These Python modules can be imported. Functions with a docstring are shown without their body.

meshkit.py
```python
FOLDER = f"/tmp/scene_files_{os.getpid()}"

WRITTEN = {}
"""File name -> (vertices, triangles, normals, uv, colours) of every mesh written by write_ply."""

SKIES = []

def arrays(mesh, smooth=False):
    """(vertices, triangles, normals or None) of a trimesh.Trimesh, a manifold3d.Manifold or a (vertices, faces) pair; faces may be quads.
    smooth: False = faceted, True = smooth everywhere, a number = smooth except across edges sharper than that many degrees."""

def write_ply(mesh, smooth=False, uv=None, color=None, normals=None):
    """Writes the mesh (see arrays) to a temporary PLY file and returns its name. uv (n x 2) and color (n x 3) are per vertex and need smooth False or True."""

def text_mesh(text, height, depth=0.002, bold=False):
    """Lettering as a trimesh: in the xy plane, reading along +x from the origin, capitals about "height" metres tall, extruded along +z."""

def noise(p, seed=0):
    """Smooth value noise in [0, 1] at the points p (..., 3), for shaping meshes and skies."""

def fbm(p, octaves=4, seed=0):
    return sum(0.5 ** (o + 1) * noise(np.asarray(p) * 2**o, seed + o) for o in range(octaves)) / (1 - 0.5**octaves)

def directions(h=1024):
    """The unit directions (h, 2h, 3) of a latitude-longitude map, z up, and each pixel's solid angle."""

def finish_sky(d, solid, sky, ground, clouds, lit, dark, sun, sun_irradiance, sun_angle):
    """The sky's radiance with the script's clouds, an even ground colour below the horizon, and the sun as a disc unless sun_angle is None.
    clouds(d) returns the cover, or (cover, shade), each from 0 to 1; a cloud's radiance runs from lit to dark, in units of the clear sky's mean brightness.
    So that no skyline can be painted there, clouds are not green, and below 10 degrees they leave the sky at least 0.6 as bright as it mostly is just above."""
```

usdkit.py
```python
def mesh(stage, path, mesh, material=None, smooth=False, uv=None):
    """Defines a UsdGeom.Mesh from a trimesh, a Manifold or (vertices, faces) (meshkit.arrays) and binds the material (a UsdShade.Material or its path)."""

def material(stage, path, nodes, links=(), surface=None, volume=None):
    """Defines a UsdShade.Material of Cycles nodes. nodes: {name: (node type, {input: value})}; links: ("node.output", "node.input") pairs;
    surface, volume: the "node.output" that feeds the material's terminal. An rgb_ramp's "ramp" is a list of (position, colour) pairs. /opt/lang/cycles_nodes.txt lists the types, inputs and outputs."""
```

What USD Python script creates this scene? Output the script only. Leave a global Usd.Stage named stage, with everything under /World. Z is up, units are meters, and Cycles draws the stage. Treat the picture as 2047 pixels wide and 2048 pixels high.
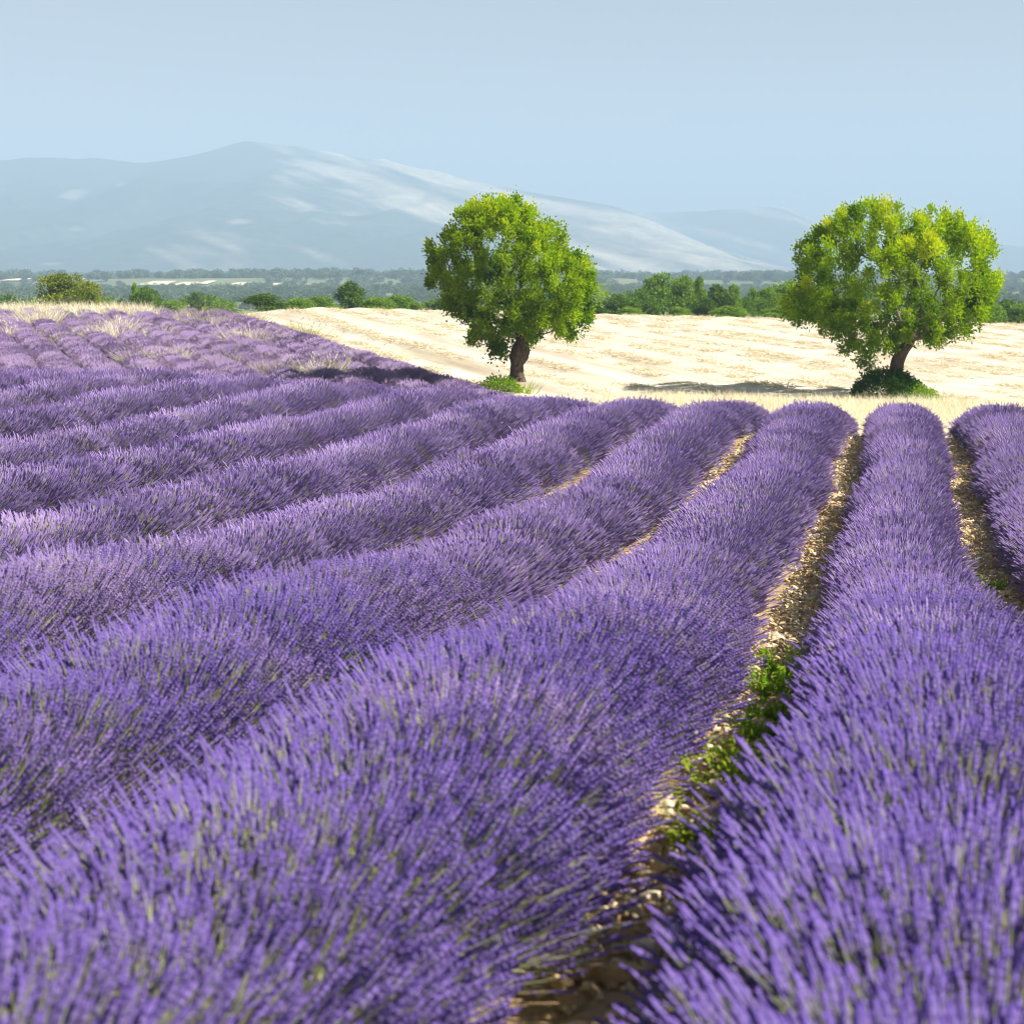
import math
import numpy as np
import trimesh
import usdkit
from meshkit import fbm, noise
from scipy.spatial import ConvexHull
from shapely.geometry import Polygon, Point
import shapely
from pxr import Gf, Sdf, Usd, UsdGeom, UsdLux, UsdShade, Vt

stage = Usd.Stage.CreateInMemory()
UsdGeom.SetStageUpAxis(stage, "Z")
UsdGeom.SetStageMetersPerUnit(stage, 1.0)
UsdGeom.Xform.Define(stage, "/World")
UsdGeom.Scope.Define(stage, "/World/Looks")
R = np.random.default_rng(11)

# ------------------------------------------------------------------ camera, sky, sun, exposure
FPX = 2000.0            # focal length in pixels of a 1023 wide picture
HORIZON = 288.0         # picture row of the horizon
cam = UsdGeom.Camera.Define(stage, "/World/camera")
cam.CreateHorizontalApertureAttr(24.0)
cam.CreateFocalLengthAttr(24.0 * FPX / 1023)
cam.CreateVerticalApertureOffsetAttr(-(512 - HORIZON) / 1023 * 24.0)
cam.CreateFStopAttr(3.6)
cam.CreateFocusDistanceAttr(38.0)
cam.CreateClippingRangeAttr((0.05, 100000.0))
cam.AddRotateXOp().Set(90.0)
cam.CreateExposureAttr(1.55)

SUN_AZ, SUN_EL = math.radians(109), math.radians(40)
sun = UsdLux.DistantLight.Define(stage, "/World/sun")
sun.CreateNormalizeAttr(True)
sun.CreateIntensityAttr(1.25)
sun.CreateAngleAttr(0.5)
sun.CreateColorAttr(Gf.Vec3f(1.0, 0.93, 0.80))
sd = np.array([math.sin(SUN_AZ) * math.cos(SUN_EL), math.cos(SUN_AZ) * math.cos(SUN_EL), math.sin(SUN_EL)])
xf = Gf.Matrix4d().SetRotate(Gf.Rotation(Gf.Vec3d(0, 0, 1), Gf.Vec3d(*sd)))
sun.AddTransformOp().Set(xf)

dome = UsdLux.DomeLight.Define(stage, "/World/sky")
sky_mat = usdkit.material(stage, "/World/Looks/sky", {
    "t": ("sky_texture", {"sky_type": "single_scattering", "sun_disc": False, "sun_elevation": SUN_EL, "sun_rotation": SUN_AZ, "altitude": 1500.0, "air_density": 0.36, "aerosol_density": 1.0, "ozone_density": 1.0}),
    "h": ("hsv", {"saturation": 0.12}), "b": ("background_shader", {"strength": 0.050})}, [("t.color", "h.color"), ("h.color", "b.color")], surface="b.background")
UsdShade.MaterialBindingAPI.Apply(dome.GetPrim()).Bind(sky_mat)
dome.GetPrim().SetCustomDataByKey("kind", "structure")

# ------------------------------------------------------------------ helpers
T = Sdf.ValueTypeNames
used = {}


def numbered(parent, name):
    n = used.get((parent, name), 0)
    used[(parent, name)] = n + 1
    return f"{parent}/{name}" if n == 0 else f"{parent}/{name}_{n:03d}"


def tag(p, label=None, cat=None, group=None, kind=None):
    p = p.GetPrim() if hasattr(p, "GetPrim") else p
    for k, v in (("label", label), ("category", cat), ("group", group), ("kind", kind)):
        if v:
            p.SetCustomDataByKey(k, v)
    return p


def thing(name, label, cat, loc=(0, 0, 0), rz=0.0, scale=None, group=None, kind=None):
    x = UsdGeom.Xform.Define(stage, numbered("/World", name))
    x.AddTranslateOp().Set(Gf.Vec3d(*map(float, loc)))
    if rz:
        x.AddRotateZOp().Set(float(rz))
    if scale is not None:
        x.AddScaleOp().Set(Gf.Vec3f(*map(float, scale)))
    tag(x, label, cat, group, kind)
    return x.GetPrim()


def put(name, mesh, mat, parent=None, smooth=False, prims=None):
    """One mesh prim. prims: per vertex float primvars."""
    path = numbered(str(parent.GetPath()) if parent else "/World", name)
    m = usdkit.mesh(stage, path, mesh, mat, smooth=smooth)
    for k, v in (prims or {}).items():
        UsdGeom.PrimvarsAPI(m).CreatePrimvar(k, T.FloatArray, "vertex").Set(Vt.FloatArray.FromNumpy(np.asarray(v, np.float32)))
    return m.GetPrim()


def unit(a):
    return a / np.maximum(np.linalg.norm(a, axis=-1, keepdims=True), 1e-9)


def quats(zdir, spin):
    """Quaternions (w, x, y, z) that turn +z to zdir after a spin about z."""
    zdir = unit(zdir)
    ax = np.stack([-zdir[:, 1], zdir[:, 0], 1 + zdir[:, 2]], 1)       # half-way: q = (1+z.d, z x d)
    q1 = unit(np.stack([ax[:, 2], ax[:, 0], ax[:, 1], np.zeros(len(ax))], 1))
    c, s = np.cos(spin / 2), np.sin(spin / 2)
    w, x, y, z = q1.T
    return np.stack([w * c - z * s, x * c + y * s, y * c - x * s, w * s + z * c], 1)


def scatter(name, parent, protos, pos, quat, scale, idx, label=None, cat=None):
    path = numbered(str(parent.GetPath()) if parent else "/World", name)
    pi = UsdGeom.PointInstancer.Define(stage, path)
    pi.CreatePrototypesRel().SetTargets([Sdf.Path(p) for p in protos])
    pi.CreatePositionsAttr(Vt.Vec3fArray.FromNumpy(np.asarray(pos, np.float32)))
    q = np.asarray(quat, np.float16)
    pi.CreateOrientationsAttr(Vt.QuathArray([Gf.Quath(float(a), float(b), float(c), float(d)) for a, b, c, d in q]))
    sc = np.asarray(scale, np.float32)
    if sc.ndim == 1:
        sc = np.repeat(sc[:, None], 3, 1)
    pi.CreateScalesAttr(Vt.Vec3fArray.FromNumpy(np.ascontiguousarray(sc)))
    pi.CreateProtoIndicesAttr(Vt.IntArray.FromNumpy(np.asarray(idx, np.int32)))
    tag(pi, label, cat, kind="stuff")
    return pi


def tubes(parts, sides=6):
    """parts: list of (points, radii) polylines; one (V, F)."""
    V, F, n = [], [], 0
    ang = np.arange(sides) * 2 * np.pi / sides
    for p, r in parts:
        p = np.asarray(p, float)
        r = np.broadcast_to(r, len(p))
        t = unit(np.gradient(p, axis=0))
        a = np.cross(t, [0.31, 0.9, 0.11])
        a = unit(a)
        b = np.cross(t, a)
        v = p[:, None] + r[:, None, None] * (np.cos(ang)[None, :, None] * a[:, None] + np.sin(ang)[None, :, None] * b[:, None])
        i, j = np.meshgrid(np.arange(len(p) - 1), np.arange(sides), indexing="ij")
        q = np.stack([i * sides + j, i * sides + (j + 1) % sides, (i + 1) * sides + (j + 1) % sides, (i + 1) * sides + j], -1).reshape(-1, 4)
        V.append(v.reshape(-1, 3))
        F.append(np.vstack([q[:, [0, 1, 2]], q[:, [0, 2, 3]]]) + n)
        n += v.shape[0] * v.shape[1]
    return np.vstack(V), np.vstack(F)


def leaf_cloud(c, axis, nrm, L, W, fold=0.25):
    """Folded diamond leaves: base at c, pointing along axis. 4 vertices, 2 triangles each."""
    axis = unit(axis)
    side = unit(np.cross(nrm, axis))
    up = np.cross(axis, side)
    L, W = np.broadcast_to(L, len(c))[:, None], np.broadcast_to(W, len(c))[:, None]
    v0, v1 = c, c + axis * L
    m = c + axis * L * 0.45 + up * W * fold
    v2, v3 = m + side * W / 2, m - side * W / 2
    V = np.stack([v0, v2, v1, v3], 1).reshape(-1, 3)
    k = np.arange(len(c))[:, None] * 4
    F = np.vstack([k + [0, 1, 2], k + [0, 2, 3]])
    return V, F


def blades(c, d, L, W, bend, rng, seg=3):
    """Tapered grass blades (flat ribbons that bend over)."""
    n = len(c)
    d = unit(d)
    side = unit(np.cross(d, unit(rng.normal(size=(n, 3)))))
    out = unit(d * [1, 1, 0] + 1e-6)
    V = []
    for s in np.linspace(0, 1, seg + 1):
        p = c + d * (L * s)[:, None] + (out * [1, 1, 0] - np.array([0, 0, 0.5])) * (bend * L * s * s)[:, None]
        w = (W * (1 - s) ** 0.7 + 0.0004)[:, None]
        V += [p - side * w / 2, p + side * w / 2]
    V = np.stack(V, 1)
    k = np.arange(n)[:, None] * (2 * seg + 2)
    F = [k + np.array(f) for s in range(seg) for f in ([2 * s, 2 * s + 1, 2 * s + 3], [2 * s, 2 * s + 3, 2 * s + 2])]
    return V.reshape(-1, 3), np.vstack(F)


def join(ms):
    V, F, n = [], [], 0
    for v, f in ms:
        V.append(v), F.append(f + n)
        n += len(v)
    return np.vstack(V), np.vstack(F)


def smooth(x, a, b):
    t = np.clip((x - a) / (b - a), 0, 1)
    return t * t * (3 - 2 * t)


# ------------------------------------------------------------------ terrain (the camera is the origin)
PROFILE = np.array([(-60, -1.4), (-5, -1.6), (3, -1.74), (5, -1.84), (7.2, -1.95), (8.7, -2.11), (10.6, -2.31), (15, -2.68), (20, -2.81), (24, -2.83), (29, -2.75), (33, -2.64),
                    (36, -2.66), (38, -2.76), (40, -2.92), (45, -3.42), (51, -3.75), (60, -3.74)])


def edge_u(x, y):
    """Signed distance to the right of the last lavender row of the far slope."""
    return (x + 1.1 + 0.31 * (y - 64)) * 0.955


def ground_z(x, y):
    x, y = np.asarray(x, float), np.asarray(y, float)
    near = np.interp(y, PROFILE[:, 0], PROFILE[:, 1])
    near = near + np.clip(np.where(x < 1, -0.062, -0.022) * (x - 1.0), -0.4, 0.50) * smooth(y, 7, 19)
    near = near - 0.20 * np.exp(-((y - 7.3) / 2.4) ** 2) * smooth(-x, 0.2, 1.8)
    xc = np.clip(x, -60, 60)
    u = edge_u(x, y)
    yr = np.minimum(y, 112) + 8 * (1 - np.exp(-np.maximum(y - 112, 0) / 8)) * 0.5
    left = -3.43 + 0.0386 * (yr - 70)
    right = -3.15 + 0.0386 * (yr - 70) - 0.0226 * xc
    far = left + (right - left) * smooth(u, -1, 7)
    far = far - 0.045 * np.maximum(y - 118, 0) * (1 - smooth(y, 150, 330)) - 7.0 * smooth(y, 150, 420)
    plain = -9 + 6.5 * smooth(y, 500, 1300) + 9 * smooth(y, 1380, 1520) + 1 * smooth(y, 1700, 1800) + 1 * smooth(y, 2300, 2500) + 6 * smooth(y, 2500, 5000)
    far = far + (plain - far) * smooth(y, 330, 560)
    z = near + (far - near) * smooth(y, 48, 62)
    z = z + 0.20 * np.exp(-((y - 59.5) / 2.3) ** 2) * smooth(u, 0, 3)
    z = z + 0.10 * (fbm(np.stack([x / 9, y / 9, 0 * x], -1), 3, 5) - 0.5) * smooth(y, 50, 70) * (1 - smooth(y, 130, 300))
    z = z + 5 * (fbm(np.stack([x / 260, y / 260, 0 * x], -1), 3, 9) - 0.5) * smooth(y, 300, 700)
    return z


def at(px, py, y):
    """The point at depth y seen at picture position (px, py)."""
    return np.array([(px - 511.5) / FPX * y, y, (HORIZON - py) / FPX * y])


def onto(px, y):
    x = (px - 511.5) / FPX * y
    return np.array([x, y, float(ground_z(x, y))])


# ------------------------------------------------------------------ materials
def mat(name, nodes, links, surface="p.BSDF", volume=None):
    return usdkit.material(stage, f"/World/Looks/{name}", nodes, links, surface, volume)


def ramp_mat(name, stops, scale=(4, 4, 4), detail=5, rough=0.85, bump=0.0, bscale=30.0, bdist=0.02, spec=0.2):
    nodes = {"g": ("geometry", {}), "m": ("mapping", {"scale": scale}), "n": ("noise_texture", {"scale": 1.0, "detail": detail, "roughness": 0.65}),
             "r": ("rgb_ramp", {"ramp": stops}), "p": ("principled_bsdf", {"roughness": rough, "specular_ior_level": spec})}
    links = [("g.position", "m.vector"), ("m.vector", "n.vector"), ("n.fac", "r.fac"), ("r.color", "p.base_color")]
    if bump:
        nodes |= {"n2": ("noise_texture", {"scale": bscale, "detail": 4.0}), "b": ("bump", {"strength": bump, "distance": bdist})}
        links += [("g.position", "n2.vector"), ("n2.fac", "b.height"), ("b.normal", "p.normal")]
    return mat(name, nodes, links)


def leafy(name, dark, mid, light, translucent=0.35, attr=True, shift=0.5):
    """Leaves: colour by each leaf's own number and, with attr, by the vertex value tint (young growth)."""
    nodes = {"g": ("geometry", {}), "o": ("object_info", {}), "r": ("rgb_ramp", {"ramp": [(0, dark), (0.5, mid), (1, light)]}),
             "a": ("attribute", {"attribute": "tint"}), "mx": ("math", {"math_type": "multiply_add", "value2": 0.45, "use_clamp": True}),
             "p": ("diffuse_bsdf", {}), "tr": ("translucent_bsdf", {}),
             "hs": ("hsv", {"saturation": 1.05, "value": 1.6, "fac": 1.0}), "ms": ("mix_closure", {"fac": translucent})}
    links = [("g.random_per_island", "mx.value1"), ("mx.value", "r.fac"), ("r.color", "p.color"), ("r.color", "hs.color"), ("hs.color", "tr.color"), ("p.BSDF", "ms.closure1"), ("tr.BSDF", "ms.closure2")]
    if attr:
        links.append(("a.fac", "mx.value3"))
    else:
        nodes["mx"][1]["value3"] = shift - 0.22
        del nodes["a"]
    return mat(name, nodes, links, "ms.closure")


def lavender_mat(name, flowers, stem):
    nodes = {"g": ("geometry", {}), "o": ("object_info", {}), "a": ("attribute", {"attribute": "flower"}),
             "r": ("rgb_ramp", {"ramp": flowers}), "n": ("noise_texture", {"scale": 0.55, "detail": 3.0, "roughness": 0.6}),
             "n2": ("noise_texture", {"scale": 90.0, "detail": 1.0}),
             "s": ("math", {"math_type": "multiply_add", "value2": 0.9, "value3": -0.45}), "s2": ("math", {"math_type": "add", "use_clamp": True}),
             "c": ("mix_color", {"a": stem}), "c2": ("mix_color", {"blend_type": "multiply", "fac": 0.35}),
             "p": ("diffuse_bsdf", {}),
             "tr": ("translucent_bsdf", {}), "ms": ("mix_closure", {"fac": 0.3})}
    links = [("g.position", "n.vector"), ("n.fac", "s.value1"), ("s.value", "s2.value1"), ("g.random_per_island", "s2.value2"), ("s2.value", "r.fac"),
             ("r.color", "c.b"), ("a.fac", "c.fac"), ("c.result", "p.color"), ("c.result", "tr.color"), ("p.BSDF", "ms.closure1"), ("tr.BSDF", "ms.closure2")]
    for k in ("n2", "c2", "o"):
        del nodes[k]
    return mat(name, nodes, links, "ms.closure")


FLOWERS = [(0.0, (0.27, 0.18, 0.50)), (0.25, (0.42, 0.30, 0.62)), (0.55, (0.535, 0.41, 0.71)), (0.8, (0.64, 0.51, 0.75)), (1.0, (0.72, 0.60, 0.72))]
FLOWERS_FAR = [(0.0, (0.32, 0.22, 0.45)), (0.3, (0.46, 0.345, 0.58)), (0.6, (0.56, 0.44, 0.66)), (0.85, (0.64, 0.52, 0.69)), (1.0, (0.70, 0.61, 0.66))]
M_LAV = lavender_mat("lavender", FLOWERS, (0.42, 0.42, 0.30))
FLOWERS_BLUE_SHADED = [(k, (c[0] * 0.76, c[1] * 0.72, c[2] * 1.0)) for k, c in FLOWERS]  # same flowers for near plants, darker and bluer: shade between stems in the colour
M_LAV_BLUE_SHADED = lavender_mat("lavender_blue_shaded", FLOWERS_BLUE_SHADED, (0.36, 0.38, 0.24))
M_LAV_FAR = lavender_mat("lavender_far", FLOWERS_FAR, (0.44, 0.42, 0.34))
M_MOUND = ramp_mat("lavender_leaf", [(0.25, (0.07, 0.075, 0.045)), (0.5, (0.16, 0.17, 0.09)), (0.75, (0.28, 0.31, 0.10))], scale=(9, 9, 9), bump=0.8, bscale=60)
M_SOIL = ramp_mat("soil", [(0.25, (0.20, 0.135, 0.07)), (0.5, (0.36, 0.255, 0.15)), (0.75, (0.48, 0.36, 0.23))], scale=(6, 6, 6), detail=8, bump=0.8, bscale=35)
M_STRAWG = mat("straw_ground", {"g": ("geometry", {}), "da": ("vector_math", {"math_type": "dot_product", "vector2": (0.95, 0.30, 0)}), "dl": ("vector_math", {"math_type": "dot_product", "vector2": (-0.018, 0.057, 0)}),
                                "c": ("combine_xyz", {}), "n": ("noise_texture", {"scale": 1.0, "detail": 5.0, "roughness": 0.55}), "n2": ("noise_texture", {"scale": 7.0, "detail": 5.0, "roughness": 0.7}),
                                "mx": ("mix_float", {"fac": 0.10}), "r": ("rgb_ramp", {"ramp": [(0.30, (0.36, 0.30, 0.22)), (0.43, (0.46, 0.405, 0.32)), (0.52, (0.545, 0.50, 0.42)), (0.75, (0.58, 0.54, 0.46))]}),
                                "p": ("principled_bsdf", {"roughness": 0.9, "specular_ior_level": 0.15})},
              [("g.position", "da.vector1"), ("g.position", "dl.vector1"), ("da.value", "c.x"), ("dl.value", "c.y"), ("c.vector", "n.vector"), ("g.position", "n2.vector"), ("n.fac", "mx.a"), ("n2.fac", "mx.b"),
               ("mx.result", "r.fac"), ("r.color", "p.base_color")])
M_PLAIN = ramp_mat("plain", [(0.3, (0.07, 0.10, 0.05)), (0.5, (0.13, 0.16, 0.08)), (0.66, (0.20, 0.21, 0.11)), (0.76, (0.42, 0.37, 0.24))], scale=(0.01, 0.004, 0.01), detail=6)
M_PALE = ramp_mat("pale_field", [(0.3, (0.50, 0.44, 0.33)), (0.7, (0.66, 0.60, 0.48))], scale=(0.05, 0.05, 0.05))
M_BARK = ramp_mat("bark", [(0.3, (0.035, 0.025, 0.018)), (0.55, (0.085, 0.062, 0.045)), (0.8, (0.16, 0.125, 0.095))], scale=(14, 14, 4), detail=6, bump=1.0, bscale=18, bdist=0.04)
M_TWIG = ramp_mat("twig", [(0.3, (0.12, 0.095, 0.075)), (0.7, (0.27, 0.22, 0.18))], scale=(6, 6, 6))
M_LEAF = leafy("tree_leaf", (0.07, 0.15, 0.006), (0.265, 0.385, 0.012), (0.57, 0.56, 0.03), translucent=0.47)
M_IVY = leafy("ivy_leaf", (0.02, 0.055, 0.008), (0.05, 0.12, 0.012), (0.13, 0.22, 0.025), attr=False, translucent=0.2)
M_WEED = leafy("weed_leaf", (0.12, 0.21, 0.02), (0.24, 0.38, 0.03), (0.42, 0.50, 0.07), attr=False)
M_BLADE = leafy("green_blade", (0.16, 0.22, 0.02), (0.30, 0.38, 0.04), (0.48, 0.50, 0.10), attr=False)
M_DRY = leafy("dry_blade", (0.58, 0.53, 0.39), (0.72, 0.67, 0.53), (0.82, 0.78, 0.65), attr=False, translucent=0.3)
M_DRYG = leafy("dry_green_blade", (0.28, 0.29, 0.12), (0.42, 0.40, 0.20), (0.60, 0.55, 0.32), attr=False, translucent=0.3)
M_STRAW = leafy("straw_stalk", (0.50, 0.42, 0.29), (0.62, 0.55, 0.41), (0.70, 0.64, 0.50), attr=False, translucent=0.2)
M_OAK = leafy("oak_leaf", (0.06, 0.12, 0.02), (0.14, 0.23, 0.035), (0.26, 0.36, 0.06), attr=False, translucent=0.25)
M_PINE = leafy("pine_leaf", (0.05, 0.10, 0.015), (0.12, 0.20, 0.025), (0.24, 0.31, 0.045), attr=False, translucent=0.2)
M_BRIGHT = leafy("scrub_leaf", (0.10, 0.18, 0.02), (0.20, 0.31, 0.04), (0.35, 0.44, 0.07), attr=False, translucent=0.3)
M_FARW = leafy("far_leaf", (0.07, 0.11, 0.06), (0.12, 0.17, 0.09), (0.19, 0.25, 0.13), attr=False, translucent=0.1)
M_OLIVE = leafy("olive_leaf", (0.11, 0.15, 0.02), (0.24, 0.28, 0.03), (0.40, 0.40, 0.055), attr=False, translucent=0.25)
M_STONES = [ramp_mat(f"stone_{n}", [(0.25, tuple(0.62 * np.array(c))), (0.6, c), (0.8, tuple(1.2 * np.array(c)))], scale=(14, 14, 14), bump=0.5, bscale=60) for n, c in
            (("cream", (0.64, 0.51, 0.33)), ("tan", (0.55, 0.40, 0.22)), ("pale", (0.70, 0.60, 0.44)), ("brown", (0.44, 0.31, 0.18)))]

# ------------------------------------------------------------------ ground: one tessellation, split by what covers it
a = np.linspace(0, 1, 330)
gx = 0.55 * np.sinh(a * 10.2)[1:] / 10.2 * 10
gx = np.concatenate([-gx[::-1], [0], gx])
gx = gx[np.abs(gx) < 9000]
gy = np.concatenate([-np.geomspace(0.3, 400, 40)[::-1], np.arange(0, 46, 0.2), np.arange(46, 130, 0.4), 130 + np.geomspace(0.6, 500, 50), np.arange(650, 2600, 20), np.geomspace(2620, 8300, 30)])
GX, GY = np.meshgrid(gx, gy)
GZ = ground_z(GX, GY)
clod = (fbm(np.stack([GX * 5, GY * 5, 0 * GX], -1), 3, 3) - 0.5) * 0.07
stripe = np.cos((edge_u(GX, GY) - 1.6) / 2.3 * 2 * np.pi)
straw_rise = 0.07 * stripe + 0.03 * (fbm(np.stack([GX / 1.2, GY / 1.2, 0 * GX], -1), 3, 8) - 0.5)
u = edge_u(GX, GY)
is_straw = (GY > 43) & (GY < 140) & ((u > 0.6) | ((GY < 56) & (u > -30) & False)) & (np.abs(GX) < 90)
GZ = GZ + np.where(is_straw, straw_rise * smooth(u, 0.6, 2), np.where(GY < 130, clod * (1 - smooth(GY, 30, 60)), 0))
ny, nx = GX.shape
I = np.arange(ny * nx).reshape(ny, nx)
quads = np.stack([I[:-1, :-1], I[:-1, 1:], I[1:, 1:], I[1:, :-1]], -1).reshape(-1, 4)
GV = np.stack([GX, GY, GZ], -1).reshape(-1, 3)
cx, cy = GX.ravel()[quads].mean(1), GY.ravel()[quads].mean(1)
sq = is_straw.ravel()[quads].all(1)
pq = (~sq) & ((cy > 118) | (np.abs(cx) > 110))


def sub(q):
    ids, inv = np.unique(q.ravel(), return_inverse=True)
    return GV[ids], inv.reshape(-1, 4)


tag(put("ground", sub(quads[~sq & ~pq]), M_SOIL, smooth=True), "bare tan stony soil under the lavender rows", "soil", kind="structure")
tag(put("straw_field", sub(quads[sq]), M_STRAWG, smooth=True), "pale harvested straw field behind the lavender and around the two trees", "field", kind="structure")
tag(put("plain", sub(quads[pq]), M_PLAIN, smooth=True), "hazy green plain between the straw field and the mountain", "plain", kind="structure")

# ------------------------------------------------------------------ mountain and far ridge
RIDGE = np.array([(-900, 196), (-500, 176), (-200, 168), (0, 161.6), (53, 159), (95, 158.5), (138, 164), (175, 159), (212, 151), (240, 146.5), (254, 144.6), (297, 147), (344, 154.7), (392, 164), (440, 174), (487, 184),
                  (530, 192), (572, 199), (609, 206), (636, 214), (689, 238), (742, 262), (784, 279), (850, 291), (1000, 296), (2200, 298)], float)
RIDGE2 = np.array([(400, 216), (560, 215), (636, 213.5), (689, 212), (742, 209.5), (772, 207.5), (784, 207.8), (792, 211), (800, 217), (827, 220), (900, 228), (996, 245), (1023, 246.5), (1200, 255), (1800, 270)], float)


def massif(name, ridge, y0, yr, y1, base, spur, seed, px0, px1, nx, ny, matl, label):
    px = np.linspace(px0, px1, nx)
    yy = np.concatenate([np.linspace(y0, yr, ny), np.linspace(yr, y1, ny // 3)[1:]])
    PX, Y = np.meshgrid(px, yy)
    X = (PX - 511.5) / FPX * yr
    H = (HORIZON - np.interp(PX, ridge[:, 0], ridge[:, 1])) / FPX * yr - base
    t = np.clip((Y - y0) / (yr - y0), 0, 1)
    prof = np.where(Y <= yr, 0.55 * t + 0.45 * t ** 2.2, 1 - 0.9 * ((Y - yr) / (y1 - yr)) ** 1.4)
    warp = 500 * (fbm(np.stack([X / 1500, Y / 1500, 0 * X], -1), 3, seed) - 0.5)
    P = np.stack([(X + warp - 0.35 * Y) / 520, (Y) / 1500, 0 * X], -1)
    rid = 1 - np.abs(2 * fbm(P, 4, seed + 1) - 1)
    fine = fbm(np.stack([X / 110, Y / 150, 0 * X], -1), 4, seed + 2) - 0.5
    env = np.where(Y <= yr, (t * (1 - t)) * 4, 0.3)
    Z = base + H * prof + np.clip(H, 0, None) / 430 * (spur * env * (rid - 0.62) + 34 * fine * (0.28 + 0.72 * np.sqrt(env)))
    n = PX.shape[1]
    J = np.arange(PX.size).reshape(PX.shape)
    q = np.stack([J[:-1, :-1], J[:-1, 1:], J[1:, 1:], J[1:, :-1]], -1).reshape(-1, 4)
    V = np.stack([X, Y, Z], -1).reshape(-1, 3)
    # bare rock and dry grass: patches along the spurs, most of them on the middle and right shoulder
    zone = 1.15 * np.exp(-((PX - 350) / 150) ** 2) * smooth(t, 0.3, 0.65) - 1.1 * smooth(PX, 340, 230) + 0.9 * np.exp(-((PX - 640) / 130) ** 2) * smooth(t, 0.05, 0.3)
    wz = 60 * (fbm(np.stack([X / 500, Y / 500, 0 * X], -1), 3, seed + 8) - 0.5)
    S = np.stack([(0.93 * X - 0.37 * Z) / 620, (0.93 * (Z + wz) + 0.33 * X) / 62, 0 * X], -1)
    fine2 = fbm(np.stack([(0.93 * X - 0.37 * Z) / 140, (0.93 * Z + 0.33 * X) / 22, Y / 900], -1), 4, seed + 5) - 0.5
    bare = 0.9 * smooth(fbm(S, 5, seed + 4) + 0.30 * zone - 0.62 + 0.7 * fine2, -0.10, 0.34)
    for (bx, by, w, h) in ((75, 194, 22, 9), (122, 184, 12, 4), (60, 264, 22, 2.5), (75, 229, 16, 3), (238, 222, 22, 4)):
        py = HORIZON - FPX * Z / Y
        pxs = 511.5 + FPX * X / Y
        d = ((pxs - bx) / w) ** 2 + ((py - by) / h) ** 2
        bare = np.maximum(bare, 0.6 * smooth(1.6 * fbm(np.stack([X / 60, Z / 40, Y / 200], -1), 3, 31) - d, 0.2, 1.1))
    tag(put(name, (V, q), matl, smooth=True, prims={"bare": bare.ravel()}), label, "mountain", kind="structure")


M_MOUNT = mat("mountain", {"g": ("geometry", {}), "m": ("mapping", {"scale": (0.03, 0.03, 0.03)}), "n": ("noise_texture", {"scale": 1.0, "detail": 6.0}),
                           "f": ("rgb_ramp", {"ramp": [(0.3, (0.02, 0.035, 0.028)), (0.7, (0.055, 0.075, 0.055))]}), "k": ("rgb_ramp", {"ramp": [(0.3, (0.34, 0.30, 0.22)), (0.7, (0.52, 0.47, 0.38))]}),
                           "a": ("attribute", {"attribute": "bare"}), "c": ("mix_color", {}), "p": ("principled_bsdf", {"roughness": 0.95, "specular_ior_level": 0.1})},
              [("g.position", "m.vector"), ("m.vector", "n.vector"), ("n.fac", "f.fac"), ("n.fac", "k.fac"), ("f.color", "c.a"), ("k.color", "c.b"), ("a.fac", "c.fac"), ("c.result", "p.base_color")])
massif("mountain", RIDGE, 3600, 6000, 8200, 12, 150, 21, -900, 2200, 620, 200, M_MOUNT, "broad hazy blue mountain with bare pale patches behind the plain")
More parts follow.
